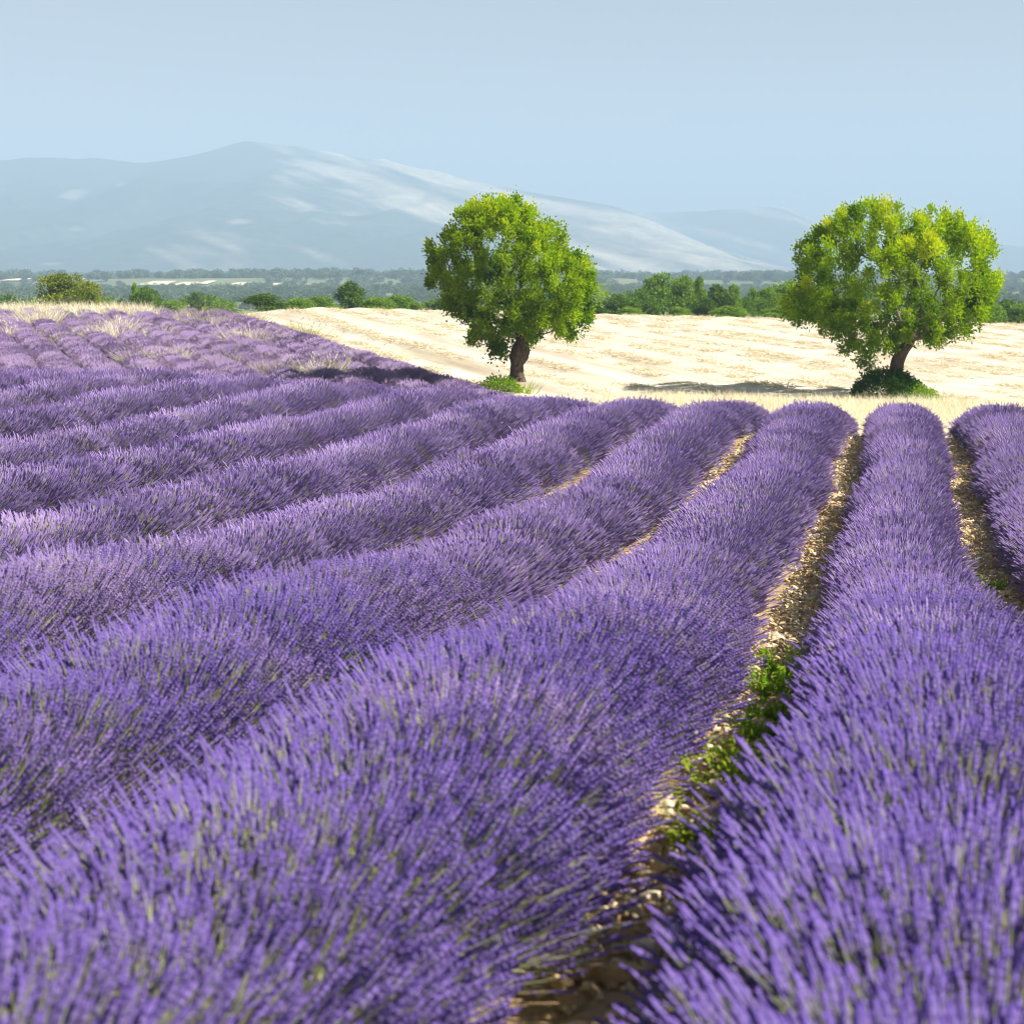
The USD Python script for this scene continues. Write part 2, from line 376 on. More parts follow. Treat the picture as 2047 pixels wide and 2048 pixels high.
massif("far_ridge", RIDGE2, 5600, 7200, 8200, 5, 120, 57, 400, 1800, 260, 60, M_MOUNT, "flat topped hazy blue ridge behind the right shoulder of the mountain")

# pale fields on the plain, a few sheets on its banks
FIELDS = []
for (px, y, w, d, lab) in ((22, 1500, 27, 55, "cream field strip far left on the plain, at the picture edge"), (78, 1500, 22, 50, "cream field strip just behind the big olive green bush"),
                           (158, 1445, 36, 45, "cream field strip above the dark bush with the leaning twig"), (186, 1440, 26, 40, "cream field strip second from the left in the middle plain"),
                           (207, 1450, 14, 40, "small cream field at the middle of the plain, between tree clumps"), (238, 1436, 20, 40, "cream field strip over the flat dark pine"),
                           (270, 1432, 16, 40, "small cream field right of the flat dark pine"), (302, 1426, 18, 38, "cream field strip left of the tall roadside pine"),
                           (392, 1420, 16, 38, "cream field strip just left of the left green tree")):
    x0 = (px - 511.5) / FPX * y
    w = 0.75 * w / FPX * y
    d *= 0.7
    xs, ys = np.meshgrid(np.linspace(-w / 2, w / 2, 9), np.linspace(-d / 2, d / 2, 13))
    FIELDS.append((x0, y, w, d))
    xs = x0 + xs * (1 - 0.3 * (ys / d)) + 0.15 * ys
    ys = y + ys
    zs = ground_z(xs, ys) + 0.9
    J = np.arange(xs.size).reshape(xs.shape)
    q = np.stack([J[:-1, :-1], J[:-1, 1:], J[1:, 1:], J[1:, :-1]], -1).reshape(-1, 4)
    tag(put("pale_field", (np.stack([xs, ys, zs], -1).reshape(-1, 3), q), M_PALE, smooth=True), lab, "field", kind="structure")

# ------------------------------------------------------------------ lavender plants (prototypes live in the first row) set side by side along each row
HALF_W, HIGH, CORE = 0.55, 0.63, 0.10


def tube_batch(P, rad, sides):
    """Many tubes of equal length at once: P (n, m, 3), rad (n, m)."""
    n, m = rad.shape
    t = unit(np.gradient(P, axis=1))
    a = unit(np.cross(t, [0.31, 0.9, 0.11]))
    b = np.cross(t, a)
    ang = np.arange(sides) * 2 * np.pi / sides
    V = P[:, :, None] + rad[:, :, None, None] * (np.cos(ang)[:, None] * a[:, :, None] + np.sin(ang)[:, None] * b[:, :, None])
    i, j = np.meshgrid(np.arange(m - 1), np.arange(sides), indexing="ij")
    q = np.stack([i * sides + j, i * sides + (j + 1) % sides, (i + 1) * sides + (j + 1) % sides, (i + 1) * sides + j], -1).reshape(-1, 4)
    F = np.vstack([q[:, [0, 1, 2]], q[:, [0, 2, 3]]])
    return V.reshape(-1, 3), (F[None] + (np.arange(n) * m * sides)[:, None, None]).reshape(-1, 3)


def plant(rng, n, hw, hi, half_len, rings, thick, head_len, dome=0.16, vary=0.055):
    """One lavender bush of the row (row axis along y): stems fan out of a woody core line and each carries a flower head. Mesh and flower flag per vertex."""
    cy = half_len * rng.uniform(-1, 1, n)
    phi = rng.uniform(-1.53, 1.53, n) + rng.normal(0, 0.05, n)
    d = 1 / np.sqrt((np.sin(phi) / hw) ** 2 + (np.cos(phi) / (hi - CORE)) ** 2)
    d = d * (1.0 - dome * (cy / half_len) ** 2) * (1 + np.clip(rng.normal(0, vary, n), -0.25, 1.7 * vary)) * np.where(rng.random(n) < 0.3, rng.uniform(0.78, 0.95, n), 1)
    ax = unit(np.stack([np.sin(phi) + rng.normal(0, 0.07, n), 0.42 * cy / half_len + rng.normal(0, 0.15, n), np.cos(phi) + rng.normal(0, 0.05, n)], 1))
    core = np.stack([0 * cy, cy * 0.75, CORE + 0 * cy], 1)
    bow = rng.normal(0, 0.028, (n, 3)) + np.stack([0 * cy, 0 * cy, 0.01 + 0.07 * np.abs(np.sin(phi))], 1)
    head = np.minimum(head_len * rng.uniform(0.6, 1.4, n), 0.3 * d) / d

    def pt(s):
        return core[:, None] + (ax * d[:, None])[:, None] * s[..., None] + bow[:, None] * (np.maximum(0, s - 0.4) ** 2 / 0.36)[..., None]

    st = np.stack([0.64 + 0 * head, 0.82 + 0 * head, 1 - head], 1)
    v1, f1 = tube_batch(pt(st), np.array([0.0022, 0.0020, 0.0016])[None] * thick * np.ones((n, 1)), 3)
    k = np.linspace(0, 1, rings)
    sides = 4 if rings > 4 else 3
    rad = 0.0058 * thick * np.sin(np.pi * (0.14 + 0.76 * k)) ** 0.7 * np.ones((n, 1)) * rng.uniform(0.75, 1.3, (n, 1))
    if rings > 4:
        rad = rad * np.where(np.arange(rings) % 2 == 1, 1.2, 0.72) * rng.uniform(0.85, 1.15, (n, rings))
    v2, f2 = tube_batch(pt(1 - head[:, None] * (1 - k)), rad, sides)
    fl = [np.zeros(len(v1)), np.tile(np.repeat(0.72 + 0.28 * k, sides), n)]
    ms = [(v1, f1), (v2, f2)]
    if rings > 4:                                            # a lone whorl below some heads
        w = rng.random(n) < 0.35
        s0 = (1 - head - rng.uniform(0.03, 0.07, n))[:, None] + np.array([-0.012, 0, 0.012]) 
        v3, f3 = tube_batch(pt(s0)[w], np.array([0.0015, 0.0055, 0.0015])[None] * thick * np.ones((w.sum(), 1)), 4)
        ms.append((v3, f3))
        fl.append(np.full(len(v3), 0.8))
        g = rng.random(n) < 0.13                             # green shoots without a head, lower than the blossoms
        s4 = np.stack([0 * d + 0.5, 0 * d + 0.7, rng.uniform(0.8, 0.95, n)], 1)
        v4, f4 = tube_batch(pt(s4)[g], np.array([0.004, 0.0045, 0.001])[None] * np.ones((g.sum(), 1)), 3)
        ms.append((v4, f4))
        fl.append(np.zeros(len(v4)))
    return join(ms), np.concatenate(fl)


proto_paths = {}


def make_protos(parent, key, count, **kw):
    matl = kw.pop("matl")
    UsdGeom.Scope.Define(stage, f"{parent}/prototypes")
    out = []
    for i in range(count):
        m, f = plant(np.random.default_rng(100 * len(proto_paths) + i), **kw)
        path = f"{parent}/prototypes/{key}_{i:03d}"
        pm = usdkit.mesh(stage, path, m, matl)
        UsdGeom.PrimvarsAPI(pm).CreatePrimvar("flower", T.FloatArray, "vertex").Set(Vt.FloatArray.FromNumpy(f.astype(np.float32)))
        out.append(path)
    proto_paths[key] = out


ROW_SLOPE = 0.197


def bend(y):
    """The near rows curve a little to the right towards the camera."""
    return 0.20 * (1 - smooth(y, 6, 16))


def lavender_row(off, y_ref, slope, y0, y1, seed, label, group, hw, hi, pitch, mound_mat, wide=lambda s: 1.0):
    rng = np.random.default_rng(1000 + seed)
    ds = math.hypot(1, slope)
    t = np.array([slope, 1, 0]) / ds
    side = np.array([t[1], -t[0], 0])
    xc = lambda y: off + slope * (y - y_ref) + (bend(y) if slope > 0 else 0) + 0.04 * np.sin(y * 0.35 + seed) + 0.025 * np.sin(y * 0.9 + 2 * seed)
    row = thing("lavender_row", label, "lavender", group=group)
    # leafy core
    ss = np.arange(y0, y1, pitch / 2.5)
    ph = np.radians(np.linspace(-100, 100, 15))
    S, P = np.meshgrid(ss, ph, indexing="ij")
    base = np.stack([xc(S), S, 0 * S], -1)
    d = 1 / np.sqrt((np.sin(P) / hw) ** 2 + (np.cos(P) / (hi - CORE)) ** 2) * (0.70 + 0.16 * (fbm(np.stack([S * 6, P * 5, 0 * S + seed], -1), 3, 12) - 0.5))
    d = d * (0.25 + 0.75 * smooth(S, y0, y0 + 0.5) * (1 - smooth(S, y1 - 0.6, y1)))
    pts = base + side * (np.sin(P) * d)[..., None]
    pts[..., 2] = ground_z(base[..., 0], base[..., 1]) + CORE + np.cos(P) * d
    J = np.arange(S.size).reshape(S.shape)
    q = np.stack([J[:-1, :-1], J[1:, :-1], J[1:, 1:], J[:-1, 1:]], -1).reshape(-1, 4)
    put("foliage", (pts.reshape(-1, 3), q), mound_mat, row, smooth=True)
    # the bushes
    s = np.arange(y0 + 0.25, y1 - 0.25, pitch / ds)
    n = len(s)
    s = s + rng.normal(0, 0.05, n)
    x = xc(s) + rng.normal(0, 0.025, n)
    yaw = -math.atan(slope) + np.where(rng.random(n) < 0.5, math.pi, 0) + rng.normal(0, 0.10, n)
    grade = (ground_z(x + t[0] * 0.5, s + t[1] * 0.5) - ground_z(x - t[0] * 0.5, s - t[1] * 0.5))
    up = unit(np.stack([-t[0] * grade, -t[1] * grade, np.ones(n)], 1) + rng.normal(0, 0.035, (n, 3)))
    big = fbm(np.stack([s / 3.0, np.full(n, seed * 3.1), 0 * s], -1), 2, 43) - 0.5
    sc = (1 + (0.10 if slope < 0 else 0.16) * big)[:, None] * np.stack([wide(s) * rng.normal(1, 0.06, n), rng.normal(1, 0.05, n), rng.normal(1, 0.055, n)], 1)
    return row, rng, np.stack([x, s, ground_z(x, s)], 1), quats(up, yaw), sc, s


first = None
near_labels = {
    -4: "lavender row beyond the right picture edge, second outside the frame", -3: "lavender row beyond the right picture edge, just outside the frame",
    -2: "lavender row cut by the right picture edge, right of the right hand stony furrow", -1: "big lavender row between the two longest stony furrows, running toward the right tree",
    0: "big foreground lavender row just left of the stony furrow with green weeds", 1: "lavender row between the short sunlit stony furrow and the thin stony furrow",
    2: "lavender row just left of the thin sliver of stones in mid field", 3: "lavender row whose far end lies below the left tree's right side",
    4: "lavender row with its far end just right under the left tree's base", 5: "lavender row with its far end left under the left tree's grassy base",
    6: "lavender row reaching the left picture edge just above the photo's middle", 7: "fourth lavender row below the far slope's foot at the left edge",
    8: "third lavender row below the far slope's foot at the left edge", 9: "second lavender row below the far slope's foot at the left edge",
    10: "last lavender row of the near field, directly below the far slope's foot", 11: "lavender row hidden at the far left corner of the near field"}
widths = {-1: lambda s: 1.06 + 0.05 * (1 - smooth(s, 6, 14)) + 0.08 * smooth(s, 24, 36), 0: lambda s: 1.18 + 0.05 * (1 - smooth(s, 5, 13)), -2: lambda s: 1.20 + 0 * s, 1: lambda s: 1.20 + 0 * s}
for k in range(-4, 12):
    off = -0.875 - 0.85 - 1.7 * k
    y0 = 1.5 if off > 0 else max(1.5, -off / (ROW_SLOPE + 0.30) - 1.5)
    y1 = 30 if k <= -3 else 43.5
    row, rng, pos, q, sc, s = lavender_row(off, 0, ROW_SLOPE, y0, y1, k + 5, near_labels[k], "lavender rows of the near field", HALF_W, HIGH, 0.42, M_MOUND, widths.get(k, lambda s: 1.2 + 0 * s))
    if first is None:
        first = str(row.GetPath())
        pth = numbered(first, "flower_sprigs")
        used[(first, "flower_sprigs")] = 0
        UsdGeom.PointInstancer.Define(stage, pth)
        make_protos(pth, "blue_plant", 7, matl=M_LAV_BLUE_SHADED, n=1700, hw=HALF_W, hi=HIGH, half_len=0.30, rings=8, thick=0.80, head_len=0.042, vary=0.07)
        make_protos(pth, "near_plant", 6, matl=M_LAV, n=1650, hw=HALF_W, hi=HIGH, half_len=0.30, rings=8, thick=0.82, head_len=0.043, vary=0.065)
        make_protos(pth, "mid_plant", 7, matl=M_LAV, n=1250, hw=HALF_W, hi=HIGH, half_len=0.30, rings=4, thick=1.02, head_len=0.044, vary=0.06)
        make_protos(pth, "far_plant", 6, matl=M_LAV_FAR, n=620, hw=0.60, hi=0.58, half_len=0.42, rings=3, thick=1.8, head_len=0.075, dome=0.05, vary=0.10)
    blue = rng.random(len(s)) > smooth(s, 4, 17)  # near plants take the copy with shade in its colour, fading out with depth
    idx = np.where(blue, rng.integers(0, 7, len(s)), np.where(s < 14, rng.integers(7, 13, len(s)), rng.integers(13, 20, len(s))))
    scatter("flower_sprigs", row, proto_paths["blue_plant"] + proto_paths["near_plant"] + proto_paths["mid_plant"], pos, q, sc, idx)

names = ["first", "second", "third", "fourth", "fifth", "sixth", "seventh", "eighth", "ninth", "tenth", "eleventh", "twelfth"]
for j in range(12):
    y1 = 113.0 if j <= 9 else (92 if j == 10 else 76)
    lab = "lavender row along the edge of the straw field on the far slope" if j == 0 else f"{names[j]} lavender row of the far slope, counted leftward from the straw field's edge"
    row, rng, pos, q, sc, s = lavender_row(-1.6 - 1.5 * j, 64, -0.31, 57.0, y1, 40 + j, lab, "lavender rows of the far slope", 0.54, 0.58, 0.48, M_MOUND)
    scatter("flower_sprigs", row, proto_paths["far_plant"], pos, q, sc, rng.integers(0, 6, len(s)))

# ------------------------------------------------------------------ stones in the furrows
def stone_mesh(rng, flat=0.6):
    p = unit(rng.normal(size=(18, 3))) * rng.uniform(0.8, 1.1, (18, 1)) * [1, rng.uniform(0.6, 0.9), flat * rng.uniform(0.8, 1.2)]
    h = ConvexHull(p)
    f = h.simplices.copy()
    ids, inv = np.unique(f.ravel(), return_inverse=True)
    v, f = p[ids], inv.reshape(-1, 3)
    n = np.cross(v[f[:, 1]] - v[f[:, 0]], v[f[:, 2]] - v[f[:, 0]])
    f[np.einsum("ij,ij->i", n, v[f[:, 0]]) < 0] = f[np.einsum("ij,ij->i", n, v[f[:, 0]]) < 0][:, ::-1]
    return v, f


srng = np.random.default_rng(5)
stone_shapes = [stone_mesh(srng) for _ in range(10)]
furrows = {0: ("stony furrow with green weeds, running from the bottom up the right half", 4.0, 40), -1: ("stony furrow at the right picture edge beside the shaded row flank", 6.0, 40),
           1: ("short sunlit stony furrow in the middle right of the field", 10.0, 38), 2: ("thin sliver of pale stones in the middle of the field", 14.0, 36)}
pebble_protos = None
for k, (lab, y0, y1) in furrows.items():
    f = thing("stony_furrow", lab, "furrow", kind="structure")
    xc = lambda y, k=k: -0.875 - 1.7 * k + ROW_SLOPE * y + bend(y) + (0.05 if k == 0 else -0.05 if k == -1 else 0)
    yy = np.arange(y0, y1, 0.12)
    ww = np.linspace(-0.36, 0.36, 9)
    Y, W = np.meshgrid(yy, ww, indexing="ij")
    X = xc(Y) + W
    Z = ground_z(X, Y) + 0.045 + 0.05 * (fbm(np.stack([X * 6, Y * 6, 0 * X], -1), 3, 61) - 0.5) - 0.09 * (np.abs(W) / 0.36) ** 4
    J = np.arange(X.size).reshape(X.shape)
    q = np.stack([J[:-1, :-1], J[:-1, 1:], J[1:, 1:], J[1:, :-1]], -1).reshape(-1, 4)
    put("soil", (np.stack([X, Y, Z], -1).reshape(-1, 3), q), M_SOIL, f, smooth=True)
    if k == 0:
        n = 290
        ys = y0 + (16 - y0) * srng.random(n) ** 0.8
        for i in range(n):
            w = np.clip(srng.normal(0, 0.15), -0.33, 0.33)
            r = srng.lognormal(math.log(0.035), 0.42)
            r = min(r, 0.085) if ys[i] > 7.5 else min(1.35 * r, 0.105)
            x = xc(ys[i]) + w
            v, fc = stone_shapes[i % 10]
            a = srng.random() * 6.28
            rot = np.array([[math.cos(a), -math.sin(a), 0], [math.sin(a), math.cos(a), 0], [0, 0, 1]])
            v = v @ rot.T * r * srng.uniform(0.85, 1.15, 3) + [x, ys[i], float(ground_z(x, ys[i])) + 0.05 + 0.25 * r]
            put("stone", (v, fc), M_STONES[srng.integers(0, 4)], f)
    n = int((y1 - y0) * 300)
    ys = srng.uniform(y0, y1, n)
    w = np.clip(srng.normal(0, 0.24, n), -0.38, 0.38)
    x = xc(ys) + w
    r = np.clip(srng.lognormal(math.log(0.022), 0.45, n), 0.008, 0.07)
    pos = np.stack([x, ys, ground_z(x, ys) + 0.045 + 0.2 * r - 0.09 * (np.abs(w) / 0.36) ** 4], 1)
    if pebble_protos is None:
        pth = f"{f.GetPath()}/pebbles"
        UsdGeom.PointInstancer.Define(stage, pth)
        UsdGeom.Scope.Define(stage, f"{pth}/prototypes")
        pebble_protos = []
        for i in range(8):
            pp = f"{pth}/prototypes/pebble_{i:03d}"
            usdkit.mesh(stage, pp, stone_shapes[i], M_STONES[i % 4])
            pebble_protos.append(pp)
    tilt = unit(np.stack([srng.normal(0, 0.3, n), srng.normal(0, 0.3, n), np.ones(n)], 1))
    scatter("pebbles", f, pebble_protos, pos, quats(tilt, srng.random(n) * 6.28), r, srng.integers(0, 8, n))


# ------------------------------------------------------------------ weeds and grass tufts
def weed(px, y, w, h, label, n=260, lift=0.0, name="weed_plant", matl=None, x=None):
    """A low leafy weed: leaf blades on short stems."""
    rng = np.random.default_rng(int(px * 7 + y * 13))
    p = onto(px, y)
    t = thing(name, label, "weed", p + [0, 0, 0.03 + lift], group=None)
    m = 14
    tips = np.stack([rng.normal(0, w / 2.6, m), rng.normal(0, w / 2.6, m), h * rng.uniform(0.5, 1.0, m)], 1)
    root = np.array([0, 0, 0.0])
    st = [(np.array([root, root * 0.4 + tips[i] * 0.6 * [1, 1, 0.8], tips[i]]), [0.004, 0.003, 0.002]) for i in range(m)]
    put("stem", tubes(st, 4), matl or M_WEED, t)
    j = rng.integers(0, m, n)
    f = rng.uniform(0.25, 1.0, n)[:, None]
    c = tips[j] * f + rng.normal(0, 0.02, (n, 3))
    c[:, 2] = np.maximum(c[:, 2], 0.01)
    ax = unit(tips[j] * [1, 1, 0] + rng.normal(0, 0.12, (n, 3)) + [0, 0, 0.06])
    nr = np.array([0, 0, 1.0]) + rng.normal(0, 0.4, (n, 3))
    put("leaves", leaf_cloud(c, ax, nr, rng.uniform(0.03, 0.07, n), rng.uniform(0.012, 0.025, n)), matl or M_WEED, t)
    return t


def tuft(name, loc, h, w, n, label, matl, cat="grass tuft", heads=0, group=None, width=0.008):
    rng = np.random.default_rng(int(abs(loc[0]) * 977 + loc[1] * 131))
    t = thing(name, label, cat, loc, group=group)
    c = np.stack([rng.normal(0, w / 4, n), rng.normal(0, w / 4, n), np.zeros(n)], 1)
    d = np.stack([rng.normal(0, 0.28, n), rng.normal(0, 0.28, n), np.ones(n)], 1) + c * [1.2 / max(w, 0.1), 1.2 / max(w, 0.1), 0]
    L = h * rng.uniform(0.5, 1.1, n)
    put("blades", blades(c, d, L, np.full(n, width), rng.uniform(0.05, 0.5, n), rng), matl, t)
    if heads:
        k = rng.choice(n, heads)
        tip = c[k] + unit(d[k]) * (L[k] * 0.95)[:, None]
        tag(put("seed_heads", leaf_cloud(tip, unit(d[k]) + rng.normal(0, 0.25, (heads, 3)), rng.normal(size=(heads, 3)), np.full(heads, 0.14), np.full(heads, 0.03)), matl, t), kind="stuff")
    return t


WF = lambda y: 511.5 + FPX * (-0.825 + bend(y) + ROW_SLOPE * y) / y     # picture column of the weedy furrow at depth y
weed(WF(12.2), 12.2, 0.34, 0.24, "bright green feathery weed, uppermost in the stony furrow", 420)
weed(WF(11.4) - 2, 11.4, 0.28, 0.20, "green weed just below the uppermost one in the stony furrow", 300)
weed(WF(10.2), 10.2, 0.26, 0.14, "small green weed in the middle of the weedy furrow, by pale stones", 220)
weed(WF(9.4) + 3, 9.4, 0.26, 0.13, "low green weed at the shaded side of the furrow's middle", 220)
weed(WF(8.3), 8.3, 0.28, 0.13, "dark green low weed below the middle stones of the furrow", 240)
weed(WF(7.7) - 4, 7.7, 0.36, 0.20, "large yellow green weed in the lower part of the stony furrow", 420, matl=M_BLADE)
weed(WF(6.7) - 3, 6.7, 0.30, 0.14, "sparse yellow green weed among the stones nearest the camera", 240, matl=M_BLADE)
weed(511.5 + FPX * (0.825 + ROW_SLOPE * 18.5) / 18.5, 18.5, 0.22, 0.14, "small green weed in the furrow by the right picture edge", 140)

grass_spots = [  # row index, depth, height over ground, label
    (1, 9.6, 0.60, "yellow green grass tuft in a row flank at the left, lower third"), (0, 6.2, 0.70, "yellow green grass tuft at the left picture edge above the corner"),
    (2, 14.3, 0.72, "tall light green grass tuft on the row crest at the left, mid height"), (2, 13.2, 0.60, "green grass tuft on a row flank left, just below the tall light green one"),
    (3, 17.0, 0.66, "pale green grass tuft in the row left of the tall light green one"), (1, 8.5, 0.70, "light green grass stems on the foreground row's left flank"),
    (0, 4.9, 0.72, "green grass blades among the blossoms at the bottom centre left"), (0, 4.2, 0.74, "green grass blades in the blurred bottom left corner"),
    (0, 5.6, 0.62, "green grass tuft on the foreground row flank left of the lowest stones"), (-1, 5.6, 0.80, "yellow green grass tuft on top of the big right row, lower right"),
    (1, 12.0, 0.70, "light green grass blades on the row in the photo's middle left"), (0, 8.3, 0.68, "pale green grass blades on the foreground row's right flank"),
    (4, 21.0, 0.66, "yellowish grass tuft on a far left row of the near field"), (2, 26.5, 0.74, "small straw coloured grass tuft left of the thin sliver of stones")]
for i, (k, y, h, lab) in enumerate(grass_spots):
    grng = np.random.default_rng(70 + i)
    x = -0.875 - 0.85 - 1.7 * k + ROW_SLOPE * y + bend(y) + grng.uniform(-0.25, 0.35)
    px = 511.5 + FPX * x / y
    if k == 1 and y == 9.6:
        x = (-120 - 0) / FPX * y
    z = float(ground_z(x, y))
    tuft("grass_tuft", (x, y, z + 0.10), h - 0.05, 0.30, 48, lab, M_BLADE, group="green grass tufts in the near rows", width=0.007)

hill_spots = [  # picture column, row (of the base), height, width, blades, matl, label
    (20, 322, 1.15, 2.6, 420, "d", "large cream dry grass clump at the left picture edge on the far slope"), (42, 330, 1.2, 1.9, 420, "d", "fan of cream dry grass right of the large clump on the far slope"),
    (112, 345, 0.95, 1.5, 260, "d", "whitish dry grass clump in the middle of the far slope's left part"), (101, 340, 0.8, 1.0, 160, "d", "small whitish dry grass tuft beside the whitish clump"),
    (124, 338, 1.1, 0.7, 120, "d", "upright whitish grass tuft just right of the whitish clump"), (12, 342, 0.9, 1.2, 90, "d", "thin pale grass stems low at the left picture edge"),
    (172, 368, 0.75, 1.3, 220, "d", "pale yellow grass arch on the lower far slope"), (134, 372, 0.9, 0.8, 90, "g", "two greyish green stems on the lower far slope"),
    (197, 325, 1.0, 1.4, 170, "g", "grey green weed tuft on the upper far slope"), (212, 333, 1.0, 1.5, 190, "g", "pale green weed tuft right of the grey green one on the far slope"),
    (183, 330, 0.9, 0.7, 90, "d", "thin pale stems left of the grey green tuft"), (246, 348, 0.9, 1.5, 220, "d", "cream grass tuft in the middle of the far slope's right part"),
    (262, 352, 0.8, 1.5, 200, "g", "grey green tuft right of the cream middle tuft"), (226, 374, 0.9, 0.5, 60, "g", "single grey green stem tuft low on the far slope"),
    (277, 384, 0.8, 1.3, 190, "g", "pale green tuft near the foot of the far slope, left of the shaded spots"), (322, 384, 0.8, 1.2, 200, "d", "pale tuft between the shaded spots at the foot of the far slope"),
    (336, 380, 0.8, 1.0, 150, "g", "yellowish green tuft between two shaded spots"), (366, 366, 0.7, 1.2, 120, "d", "pale grass by the straw field's edge above the shaded spots"),
    (60, 350, 0.8, 1.0, 110, "g", "greenish stems between the left rows of the far slope"), (160, 343, 0.8, 0.8, 90, "d", "small pale grass tuft between rows in the middle of the far slope"),
    (305, 342, 0.8, 1.0, 120, "g", "greenish tuft right of the leafy green bush spot"), (250, 325, 0.8, 1.3, 120, "g", "faint green tuft under the far slope's crest")]


def depth_on(px, py, lift=0.0, y0=56, y1=130):
    ys = np.linspace(y0, y1, 1500)
    x = (px - 511.5) / FPX * ys
    row = HORIZON - FPX * (ground_z(x, ys) + lift) / ys
    return float(ys[np.argmin(np.abs(row - py))])


for (px, py, h, w, n, m, lab) in hill_spots:
    y = depth_on(px, py)
    p = onto(px, y)
    tuft("dry_grass_tuft" if m == "d" else "weed_tuft", p, h * 1.35, w * 1.15, int(n * 1.5), lab, M_DRY if m == "d" else M_DRYG, heads=n // 3, group="weeds on the far lavender slope", width=0.026)
for px, py, lab in ((290, 340, "leafy bright green weed on the far slope near the straw field"), (307, 343, "smaller leafy green weed just right of the leafy bright green one")):
    y = depth_on(px, py)
    t = weed(px, y, 1.0, 0.9, lab, 420, matl=M_BLADE)
    

# ------------------------------------------------------------------ dry grass along the crest and the verge, stubble on the field
def tuft_protos(inst, count, n, h, w, width, matl, seed, bend=0.5, spread=0.3):
    UsdGeom.Scope.Define(stage, f"{inst}/prototypes")
    out = []
    for i in range(count):
        rng = np.random.default_rng(seed + i)
        c = np.stack([rng.normal(0, w / 3, n), rng.normal(0, w / 3, n), np.zeros(n)], 1)
        d = np.stack([rng.normal(0, spread, n), rng.normal(0, spread, n), np.ones(n)], 1)
        p = f"{inst}/prototypes/tuft_{i:03d}"
        usdkit.mesh(stage, p, blades(c, d, h * rng.uniform(0.4, 1.1, n), np.full(n, width), rng.uniform(0, bend, n), rng, 2), matl)
        out.append(p)
    return out


def strew(name, label, cat, xy, h, w, width, matl, seed, n=14, scale=(0.7, 1.3), spread=0.3, count=4, lift=0.0):
    pth = f"/World/{name}"
    UsdGeom.PointInstancer.Define(stage, pth)
    protos = tuft_protos(pth, count, n, h, w, width, matl, seed, spread=spread)
    rng = np.random.default_rng(seed + 99)
    x, y = xy
    pos = np.stack([x, y, ground_z(x, y) + lift], 1)
    k = len(x)
    scatter(name, None, protos, pos, quats(np.tile([0, 0, 1.0], (k, 1)), rng.random(k) * 6.28), rng.uniform(*scale, k), rng.integers(0, count, k), label, cat)


g = np.random.default_rng(17)
n = 1500
y = g.uniform(109, 118, n)
x = g.uniform(-34, -20.0, n) - 0.31 * (y - 112)
ok = fbm(np.stack([x / 2.2, y / 4, 0 * x], -1), 2, 77) > 0.44
x, y = x[ok], y[ok]
strew("crest_dry_grass", "cream dry tall grass along the crest of the far lavender slope", "grass", (x, y), 1.0, 0.5, 0.035, M_DRY, 300, n=18)
n = 560
y = g.uniform(54, 61.5, n)
x = g.uniform(-5, 22, n)
ok = edge_u(x, y) > 1.0
strew("verge_grass", "cream dry grass verge between the near lavender and the straw field", "grass", (x[ok], y[ok]), 0.42, 1.6, 0.012, M_DRY, 320, n=170)
pth = "/World/straw_stubble"
UsdGeom.PointInstancer.Define(stage, pth)
UsdGeom.Scope.Define(stage, f"{pth}/prototypes")
sp = []
for i in range(6):
    rng = np.random.default_rng(340 + i)
    n = 260
    c = np.stack([rng.normal(0, 0.20, n), rng.uniform(-1.3, 1.3, n), rng.uniform(0, 0.05, n)], 1)
    d = np.stack([rng.normal(0, 1, n), rng.normal(0, 1, n), rng.uniform(0.05, 0.7, n)], 1)
    usdkit.mesh(stage, f"{pth}/prototypes/swath_{i:03d}", blades(c, d, rng.uniform(0.12, 0.32, n), np.full(n, 0.02), rng.uniform(0, 0.4, n), rng, 2), M_STRAW)
    sp.append(f"{pth}/prototypes/swath_{i:03d}")
P = []
for lane in np.arange(1.6, 62, 2.3):
    yy = np.arange(60.5, 115, 2.0)
    yy = yy + g.uniform(-0.5, 0.5, len(yy))
    xx = lane / 0.955 - 1.1 - 0.31 * (yy - 64) + g.normal(0, 0.12, len(yy)) + 0.25 * np.sin(yy / 7 + lane)
    ok = (xx < 0.275 * yy + 2) & (g.random(len(yy)) < 0.86)
    P.append(np.stack([xx, yy], 1)[ok])
P = np.vstack(P)
k = len(P)
scatter("straw_stubble", None, sp, np.column_stack([P, ground_z(P[:, 0], P[:, 1]) + 0.02]), quats(np.tile([0, 0, 1.0], (k, 1)), math.atan(0.31) + np.where(g.random(k) < 0.5, math.pi, 0) + g.normal(0, 0.03, k)),
        g.uniform(0.8, 1.25, k), g.integers(0, 6, k), "pale straw lying in long parallel swaths over the harvested field", "straw")


